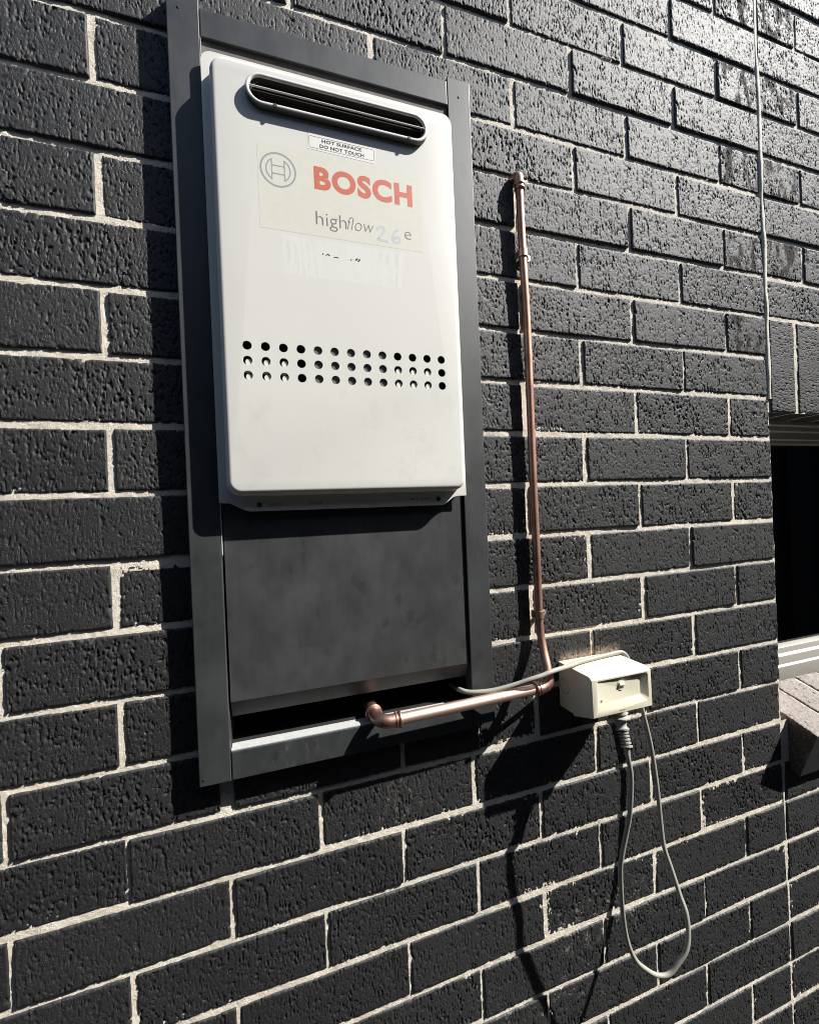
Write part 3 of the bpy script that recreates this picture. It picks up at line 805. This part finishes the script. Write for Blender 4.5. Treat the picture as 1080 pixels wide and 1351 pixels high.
for z in (0.0046, -0.0058): b.box(em[0] - 0.0072, em[0] + 0.0072, LY - .00003, LY, em[1] + z, em[1] + z + 0.0013)
b.build('emblem', M['logoink'], lb)
def stroke(pts, w, y):
    P = spline(pts, 6); b = MB(); n = len(P)
    L, Rr = [], []
    for i, p in enumerate(P):
        d = P[min(i + 1, n - 1)] - P[max(i - 1, 0)]; d = d / np.linalg.norm(d); nn = np.array((-d[1], d[0]))
        L.append(p + nn * w / 2); Rr.append(p - nn * w / 2)
    vs = [(p[0], y, p[1]) for p in L] + [(p[0], y, p[1]) for p in Rr]
    b.add(vs, [(i, i + 1, n + i + 1, n + i) for i in range(n - 1)]); return b
two = [(0.3430, -0.1600), (0.3475, -0.1555), (0.3525, -0.1560), (0.3535, -0.1600), (0.3500, -0.1655), (0.3445, -0.1730), (0.3500, -0.1738), (0.3585, -0.1745)]
six = [(0.3740, -0.1555), (0.3690, -0.1590), (0.3660, -0.1650), (0.3655, -0.1705), (0.3690, -0.1742), (0.3745, -0.1730), (0.3760, -0.1690), (0.3725, -0.1660), (0.3675, -0.1690)]
stroke(two, 0.0033, LY).build('handwritten_number', M['paleink'], lb); stroke(six, 0.0033, LY).build('handwritten_number', M['paleink'], lb)
hs = flat('warning_label', [[(0.2533, -0.0676), (0.3442, -0.0690), (0.3460, -0.0478), (0.2550, -0.0458)]], F - 0.00014, M['white'], wh, 0.0)
hy = F - 0.00022
flat('label_border', [rrect(0.2556, 0.3436, -0.0654, -0.0496, 0.002, 5), rrect(0.2561, 0.3431, -0.0649, -0.0501, 0.0016, 5)], hy, M['greyink'], hs)
text('warning_lettering', 'HOT SURFACE', 0.2722, 0.3258, -0.0561, -0.0515, hy, M['ink'], hs, 0.03, 0, 1.08)
text('warning_lettering', 'DO NOT TOUCH', 0.2693, 0.3290, -0.0634, -0.0587, hy, M['ink'], hs, 0.03, 0, 1.08)
b = MB()
for (x, z, w, h) in ((0.2668, -0.2062, .0010, .0016), (0.2726, -0.2052, .0022, .0010), (0.2745, -0.2066, .0016, .0012), (0.2714, -0.2066, .0012, .0008), (0.2815, -0.2078, .0050, .0008), (0.3045, -0.2085, .0012, .0014), (0.3110, -0.2078, .0018, .0020), (0.3130, -0.2065, .0012, .0020), (0.3155, -0.2078, .0016, .0024), (0.3140, -0.2085, .0020, .0010)):
    w *= 1.35; h *= 1.45
    b.add([(x, F - .0002, z), (x + w, F - .0002, z + h * .2), (x + w * .9, F - .0002, z + h), (x + w * .2, F - .0002, z + h * .8)], [(0, 1, 2, 3)])
b.build('torn_label_print', M['ink'], wh)
b = MB()
for (x, z, w, h) in ((0.2630, -0.2072, .0022, .0030), (0.2690, -0.2050, .003, .003), (0.2762, -0.2060, .0035, .0026), (0.2870, -0.2088, .0025, .0022), (0.3000, -0.2082, .0026, .0030), (0.3070, -0.2062, .0028, .0022), (0.3180, -0.2072, .0022, .0032), (0.3040, -0.2105, .002, .0016)):
    b.add([(x, F - .00012, z), (x + w, F - .00012, z + h * .25), (x + w * .8, F - .00012, z + h), (x + w * .15, F - .00012, z + h * .7)], [(0, 1, 2, 3)])
b.build('torn_label_paper', M['white'], wh)

# ------------------------------------------------------------------ copper gas pipe
cp = thing('copper_pipe', (0.603, -0.01, -0.84), 'copper pipe running down the black bricks and across below the cover panel', 'pipe')
b = MB(); b.tube(spline([(0.5985, -0.011, -0.022), (0.6005, -0.010, -0.131), (0.6032, -0.010, -0.24), (0.6034, -0.010, -0.36), (0.6030, -0.0098, -0.489), (0.6036, -0.010, -0.62), (0.6036, -0.0102, -0.721), (0.6035, -0.0120, -0.762), (0.6030, -0.0195, -0.790), (0.6000, -0.0320, -0.812), (0.5960, -0.0400, -0.826)], 6), 0.00635, 18)
b.build('riser', M['cop_v'], cp, None, 0.8)
def collar(pts, name, mat): 
    b = MB(); b.tube([p for p, r in pts], [r for p, r in pts], 18); return b.build(name, mat, cp, None, 0.9)
el = spline([(0.5960, 0.012, -0.0025), (0.5965, -0.002, -0.0030), (0.5975, -0.0095, -0.0065), (0.5985, -0.0110, -0.0140), (0.5988, -0.0110, -0.0260)], 5)
b = MB(); b.tube(el, [0.0078] * len(el), 16); b.build('elbow', M['cop_e'], cp, None, 0.8)
def ring_at(c, d, r, w, parent=cp, mat=None):
    c = Vector(c); d = Vector(d).normalized(); b = MB()
    b.tube([c - d * w, c - d * w * .6, c + d * w * .6, c + d * w], [r * .93, r, r, r * .93], 18); return b.build('solder_ring', mat or M['cop_e'], parent, None, 0.9)
ring_at((0.5988, -0.011, -0.0200), (0.02, 0, -1), 0.0092, 0.0020); ring_at((0.5988, -0.011, -0.0268), (0.02, 0, -1), 0.0090, 0.0016)
def clip(z, xc):
    b = MB()
    for k in range(1): 
        ring = []
        for rr in (0.0080, 0.0066):
            ring.append([(xc + rr * math.cos(a), -0.010 + rr * math.sin(a)) for a in np.linspace(math.pi * 1.0, math.pi * 2.0, 17)])
        o_ = [(ring[0][0][0], 0.001)] + ring[0] + [(ring[0][-1][0], 0.001)]; i_ = [(ring[1][0][0], 0.001)] + ring[1] + [(ring[1][-1][0], 0.001)]
        pl = o_ + i_[::-1]
        b.rings([[(x, y, zz) for x, y in pl] for zz in (z - 0.0058, z + 0.0058)])
    o = b.build('saddle_clip', M['clip'], cp, None, 0.6)
    t = MB(); t.rings([[(px, y, pz) for px, pz in rrect(xc + 0.0068, xc + 0.0205, z - 0.0052, z + 0.0052, 0.004, 5)] for y in (-0.0008, -0.0022)]); t.build('clip_tab', M['clip'], o)
    s = MB(); s.rings([[(px, y, pz) for px, pz in circle(xc + 0.0138, z, r, 14)] for r, y in ((0.0040, -0.0022), (0.0037, -0.0036), (0.0020, -0.0042))]); s.build('screw', M['zinc'], o, None, 0.6)
    s = MB(); s.rings([[(px, y, pz) for px, pz in circle(xc + 0.0138, z, 0.0014, 10)] for y in (-0.0042, -0.0044)]); s.build('screw_recess', M['ink'], o)
clip(-0.1335, 0.6006); clip(-0.7335, 0.6037)
# lower run: out of the recess, elbow, across, elbow up to the riser
HZ0, HZ1 = -0.8432, -0.8386
e1 = [(0.3170, 0.060, HZ0), (0.3170, -0.004, HZ0), (0.3178, -0.020, HZ0)] + [(0.3345 - 0.0165 * math.cos(a), -0.0285 - 0.0165 * math.sin(a), HZ0) for a in np.linspace(0.0, math.pi / 2, 9)] + [(0.345, -0.045, HZ0)]
b = MB(); b.tube(e1, 0.0091, 20); b.build('elbow', M['cop_e'], cp, None, 0.8)
ring_at((0.3172, -0.012, HZ0), (0, 1, 0), 0.0122, 0.0024); ring_at((0.3470, -0.045, HZ0), (1, 0, 0), 0.0112, 0.0018); ring_at((0.3415, -0.045, HZ0), (1, 0, 0), 0.0104, 0.0012)
b = MB(); b.tube([(0.344, -0.045, HZ0), (0.45, -0.045, HZ0 + 0.0018), (0.572, -0.045, HZ1)], 0.0079, 20); b.build('lower_run', M['cop_h'], cp, None, 0.8)
e2 = spline([(0.5690, -0.045, HZ1), (0.5800, -0.0455, HZ1 + 0.0002), (0.5885, -0.0450, HZ1 + 0.0035), (0.5935, -0.0430, HZ1 + 0.0095), (0.5965, -0.0395, HZ1 + 0.0165)], 5)
b = MB(); b.tube(e2, np.linspace(0.0091, 0.0079, len(e2)), 18); b.build('elbow', M['cop_e'], cp, None, 0.8)
ring_at((0.5680, -0.045, HZ1), (1, 0, 0.02), 0.0112, 0.0018); ring_at((0.5735, -0.045, HZ1), (1, 0, 0.02), 0.0104, 0.0011); ring_at((0.5975, -0.0370, -0.8205), (-0.2, -.45, -.85), 0.0086, 0.0016)

# ------------------------------------------------------------------ weatherproof power outlet
po = thing('power_outlet', (0.7025, 0.0, -0.897), 'cream weatherproof power outlet box on the brick wall beside the copper pipe', 'power outlet')
BX0, BX1, BY = 0.6447, 0.7605, -0.0800
ZT, ZB = -0.8218, -0.8830
side = [(0.0, ZT), (-0.074, ZT + .0002), (BY, ZT - 0.004), (BY - 0.001, ZB), (-0.0365, -0.8995), (-0.0345, -0.8965), (0.0, -0.8972)]
# shell without its front, then the front as a frame around the recess
b = MB(); n = len(side)
vs = [(x, y, z) for x in (BX0, BX1) for y, z in side]
fs = [tuple(range(n)), tuple(range(2 * n - 1, n - 1, -1))] + [(i, i + n, (i + 1) % n + n, (i + 1) % n) for i in range(n) if i != 2]
b.add(vs, fs)
rx0, rx1, rz0, rz1 = 0.6545, 0.7545, -0.8735, -0.8283
fo_ = [(BX0, ZB), (BX1, ZB), (BX1, ZT - 0.004), (BX0, ZT - 0.004)]
fi_ = rrect(rx0, rx1, rz0, rz1, (0.003, 0.006, 0.005, 0.003), 5)
fv, ff = fill2d([fo_, fi_])
def fy(z): return BY - 0.001 * (ZT - 0.004 - z) / (ZT - 0.004 - ZB)
b.add([(x, fy(z), z) for x, z, _ in fv], ff)
bx = [b]
ri = rrect(rx0 + 0.0022, rx1 - 0.0105, rz0 + 0.0085, rz1 - 0.0016, (0.002, 0.004, 0.004, 0.002), 5)
def dp(x): return 0.0016 + 0.0050 * (x - rx0) / (rx1 - rx0)
b.rings([[(x, fy(z), z) for x, z in fi_], [(x, fy(z) + dp(x), z) for x, z in ri]], True, False, True)
oo = b.build('outlet_body', M['cream'], po)
bm = bmesh.new(); bm.from_mesh(oo.data); bmesh.ops.remove_doubles(bm, verts=bm.verts, dist=2e-5); bmesh.ops.recalc_face_normals(bm, faces=bm.faces)
ed = [e for e in bm.edges if len(e.link_faces) == 2 and e.calc_face_angle(0) > 0.45]
bmesh.ops.bevel(bm, geom=ed, offset=0.0020, segments=3, profile=0.5, affect='EDGES', clamp_overlap=True); bm.to_mesh(oo.data); bm.free()
for p in oo.data.polygons: p.use_smooth = True
oo.data.set_sharp_from_angle(angle=0.6)
sw = MB(); sw.rings([[(x, y, z) for x, z in rrect(0.6955, 0.7105, -0.8500, -0.8340, 0.0070, 6)] for y in (BY + 0.0060, BY + 0.0026)]); so_ = sw.build('switch_surround', M['cream'], po, None, 0.6)
pr_ = [(BY + 0.0040, -0.8365), (BY + 0.0016, -0.8370), (BY - 0.0002, -0.8415), (BY + 0.0006, -0.8428), (BY + 0.0022, -0.8468), (BY + 0.0040, -0.8475)]
sw = MB(); sw.rings([[(x, y, z) for y, z in pr_] for x in (0.6985, 0.7080)]); bevel(sw.build('switch_rocker', M['cream'], so_), 0.0006)
b = MB(); b.rings([[(px, y, pz) for px, pz in circle(0.6625, -0.8600, r, 12)] for r, y in ((0.0021, BY + 0.0030), (0.0016, BY + 0.0008))]); b.build('cover_screw', M['creamdark'], po, None, 0.6)
for r0, r1, mt in ((0.0112, 0.0122, M['creamdark']), (0.0060, 0.0066, M['creamdark'])):
    b = MB(); vs = []; n = 28
    for r in (r0, r1): vs += [(BX0 - 0.00025, -0.0145 + r * math.cos(2 * math.pi * i / n), -0.8585 + r * math.sin(2 * math.pi * i / n)) for i in range(n)]
    b.add(vs, [(i, (i + 1) % n, n + (i + 1) % n, n + i) for i in range(n)]); b.build('knockout_ring', mt, po)
b = MB(); b.rings([[(x, -0.060 + 0.011 * math.sin(t) , z) if False else (0.7055 + r * math.cos(t), -0.0660 + r * math.sin(t), z) for t in np.linspace(0, 2 * math.pi, 22, endpoint=False)] for r, z in ((0.0150, -0.8835), (0.0150, -0.8890))]); b.build('socket_boss', M['cream'], po, None, 0.6)
b = MB()
for i, w in enumerate((.0035, .002, .003)): b.box(0.6960 + i * .0038, 0.6960 + i * .0038 + w * .7, fy(-.88) - .0003, fy(-.88) + .0003, -0.8800, -0.8785)
b.build('moulded_mark', M['creamdark'], po)

# ------------------------------------------------------------------ plug and cord
pc = thing('power_cable', (0.75, -0.05, -1.32), 'beige appliance cord with ribbed plug hanging in a long loop below the outlet', 'power cable')
CR = 0.0036
pl = [((0.7062, -0.0685, -0.8885), .0100), ((0.7062, -0.0688, -0.8930), .0105), ((0.7062, -0.0690, -0.8955), .0150), ((0.7062, -0.0692, -0.8982), .0152), ((0.7060, -0.0696, -0.8994), .0118), ((0.7055, -0.0705, -0.9030), .0086), ((0.7050, -0.0725, -0.9090), .0076), ((0.7047, -0.0740, -0.9118), .0078), ((0.7046, -0.0745, -0.9128), .0100), ((0.7045, -0.0752, -0.9150), .0098), ((0.7044, -0.0757, -0.9160), .0060)]
b = MB(); b.tube([p for p, r in pl], [r for p, r in pl], 20); po_ = b.build('plug', M['cord'], pc, None, 0.7)
rb_ = []
for i in range(5):
    A_ = Vector((0.7044, -0.0760, -0.9165)); B_ = Vector((0.7022, -0.0850, -0.9385))
    c = A_.lerp(B_, i / 5); c2 = A_.lerp(B_, i / 5 + .2)
    rr = 0.0078 if i < 4 else 0.0090
    for t, r in ((0.0, .0052), (.10, .0052), (.2, rr), (.62, rr), (.75, .0052), (.95, .0052)): rb_.append((c.lerp(c2, t), r))
b = MB(); b.tube([p for p, r in rb_], [r for p, r in rb_], 18); b.build('strain_relief', M['cord'], po_, None, 0.6)
strand = [(0.7020, -0.0856, -0.9370), (0.7013, -0.0868, -0.9430), (0.7007, -0.0880, -0.9516), (0.7042, -0.0885, -0.9750), (0.7046, -0.0875, -0.9998), (0.7035, -0.0835, -1.0439), (0.6987, -0.0795, -1.0773), (0.6915, -0.0765, -1.1120),
          (0.6905, -0.0735, -1.1400), (0.6975, -0.0670, -1.2080), (0.7085, -0.0625, -1.2640), (0.7230, -0.0635, -1.3010), (0.7405, -0.0690, -1.3190), (0.7570, -0.0740, -1.3285), (0.7760, -0.0790, -1.3280),
          (0.7930, -0.0825, -1.3120), (0.8070, -0.0845, -1.2960), (0.8170, -0.0815, -1.2770), (0.8236, -0.0735, -1.2490), (0.8252, -0.0610, -1.2283), (0.8236, -0.0490, -1.1960), (0.8200, -0.0400, -1.1668), (0.8198, -0.0355, -1.1415),
          (0.8204, -0.0290, -1.0661), (0.8165, -0.0230, -0.9938), (0.8020, -0.0210, -0.9250), (0.7900, -0.0205, -0.8800), (0.7800, -0.0200, -0.8450), (0.7740, -0.0200, -0.8270), (0.7660, -0.0190, -0.8185), (0.7560, -0.0178, -0.8168),
          (0.7317, -0.0190, -0.8172), (0.6959, -0.0225, -0.8174), (0.6616, -0.0290, -0.8165), (0.6300, -0.0450, -0.8125), (0.5930, -0.0580, -0.8094), (0.5722, -0.0585, -0.8130), (0.5537, -0.0555, -0.8169), (0.5316, -0.0480, -0.8241), (0.4978, -0.0380, -0.8316), (0.4660, -0.0260, -0.8338), (0.4540, -0.0130, -0.8330), (0.4600, 0.0050, -0.8405), (0.4645, 0.0250, -0.8490), (0.4650, 0.0500, -0.8510)]
pts = spline(strand, 7)
n = len(pts); k = int(n * 26 / 43)
b = MB(); b.tube(pts, CR, 14); b.build('cable_sheath', M['cord'], pc, None, 3.2)

# ------------------------------------------------------------------ ground, room behind the window, unseen fence added to darken its glass and cut sky light
b = MB(); b.box(-30, 30, -30, 0.008, GROUND - 0.2, GROUND); g = b.build('path', M['path'], None, (0, 0, GROUND)); tag(g, 'plain concrete path along the foot of the brick wall', None, None, 'structure')
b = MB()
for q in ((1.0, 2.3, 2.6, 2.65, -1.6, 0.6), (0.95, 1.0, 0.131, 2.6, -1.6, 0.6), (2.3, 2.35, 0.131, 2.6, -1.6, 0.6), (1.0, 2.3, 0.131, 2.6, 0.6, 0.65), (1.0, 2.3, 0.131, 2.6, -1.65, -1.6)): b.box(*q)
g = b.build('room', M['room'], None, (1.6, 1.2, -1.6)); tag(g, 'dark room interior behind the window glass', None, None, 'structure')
fn = thing('fence', (2.0, -1.40, GROUND), 'unseen dark metal fence facing the brick wall, added to darken its window and cut sky light', 'fence')
FH = 2.72  # height chosen to block sky fill and ground bounce
x = -5.0; i = 0; pm = None
while x < 8.0:
    if pm is None:
        b = MB(); pr2 = [(0, 0), (.10, 0), (.13, -.035), (.23, -.035), (.26, 0), (.40, 0)]
        b.rings([[(px, py, zz) for px, py in pr2] + [(px, py - .002, zz) for px, py in pr2[::-1]] for zz in (.03, FH)])
        o = b.build('fence_panel', M['fence'], fn, (0, 0, 0)); pm = o.data
        o.location = Vector((x, -1.40, GROUND)) - Vector(fn.location)
    else:
        link('fence_panel', pm, None, fn, (x, -1.40, GROUND))
    x += .402
for zz in (GROUND + .05, GROUND + FH):
    b = MB(); b.box(-5.0, 8.1, -1.46, -1.38, zz - .03, zz + .03); b.build('fence_rail', M['fence'], fn)
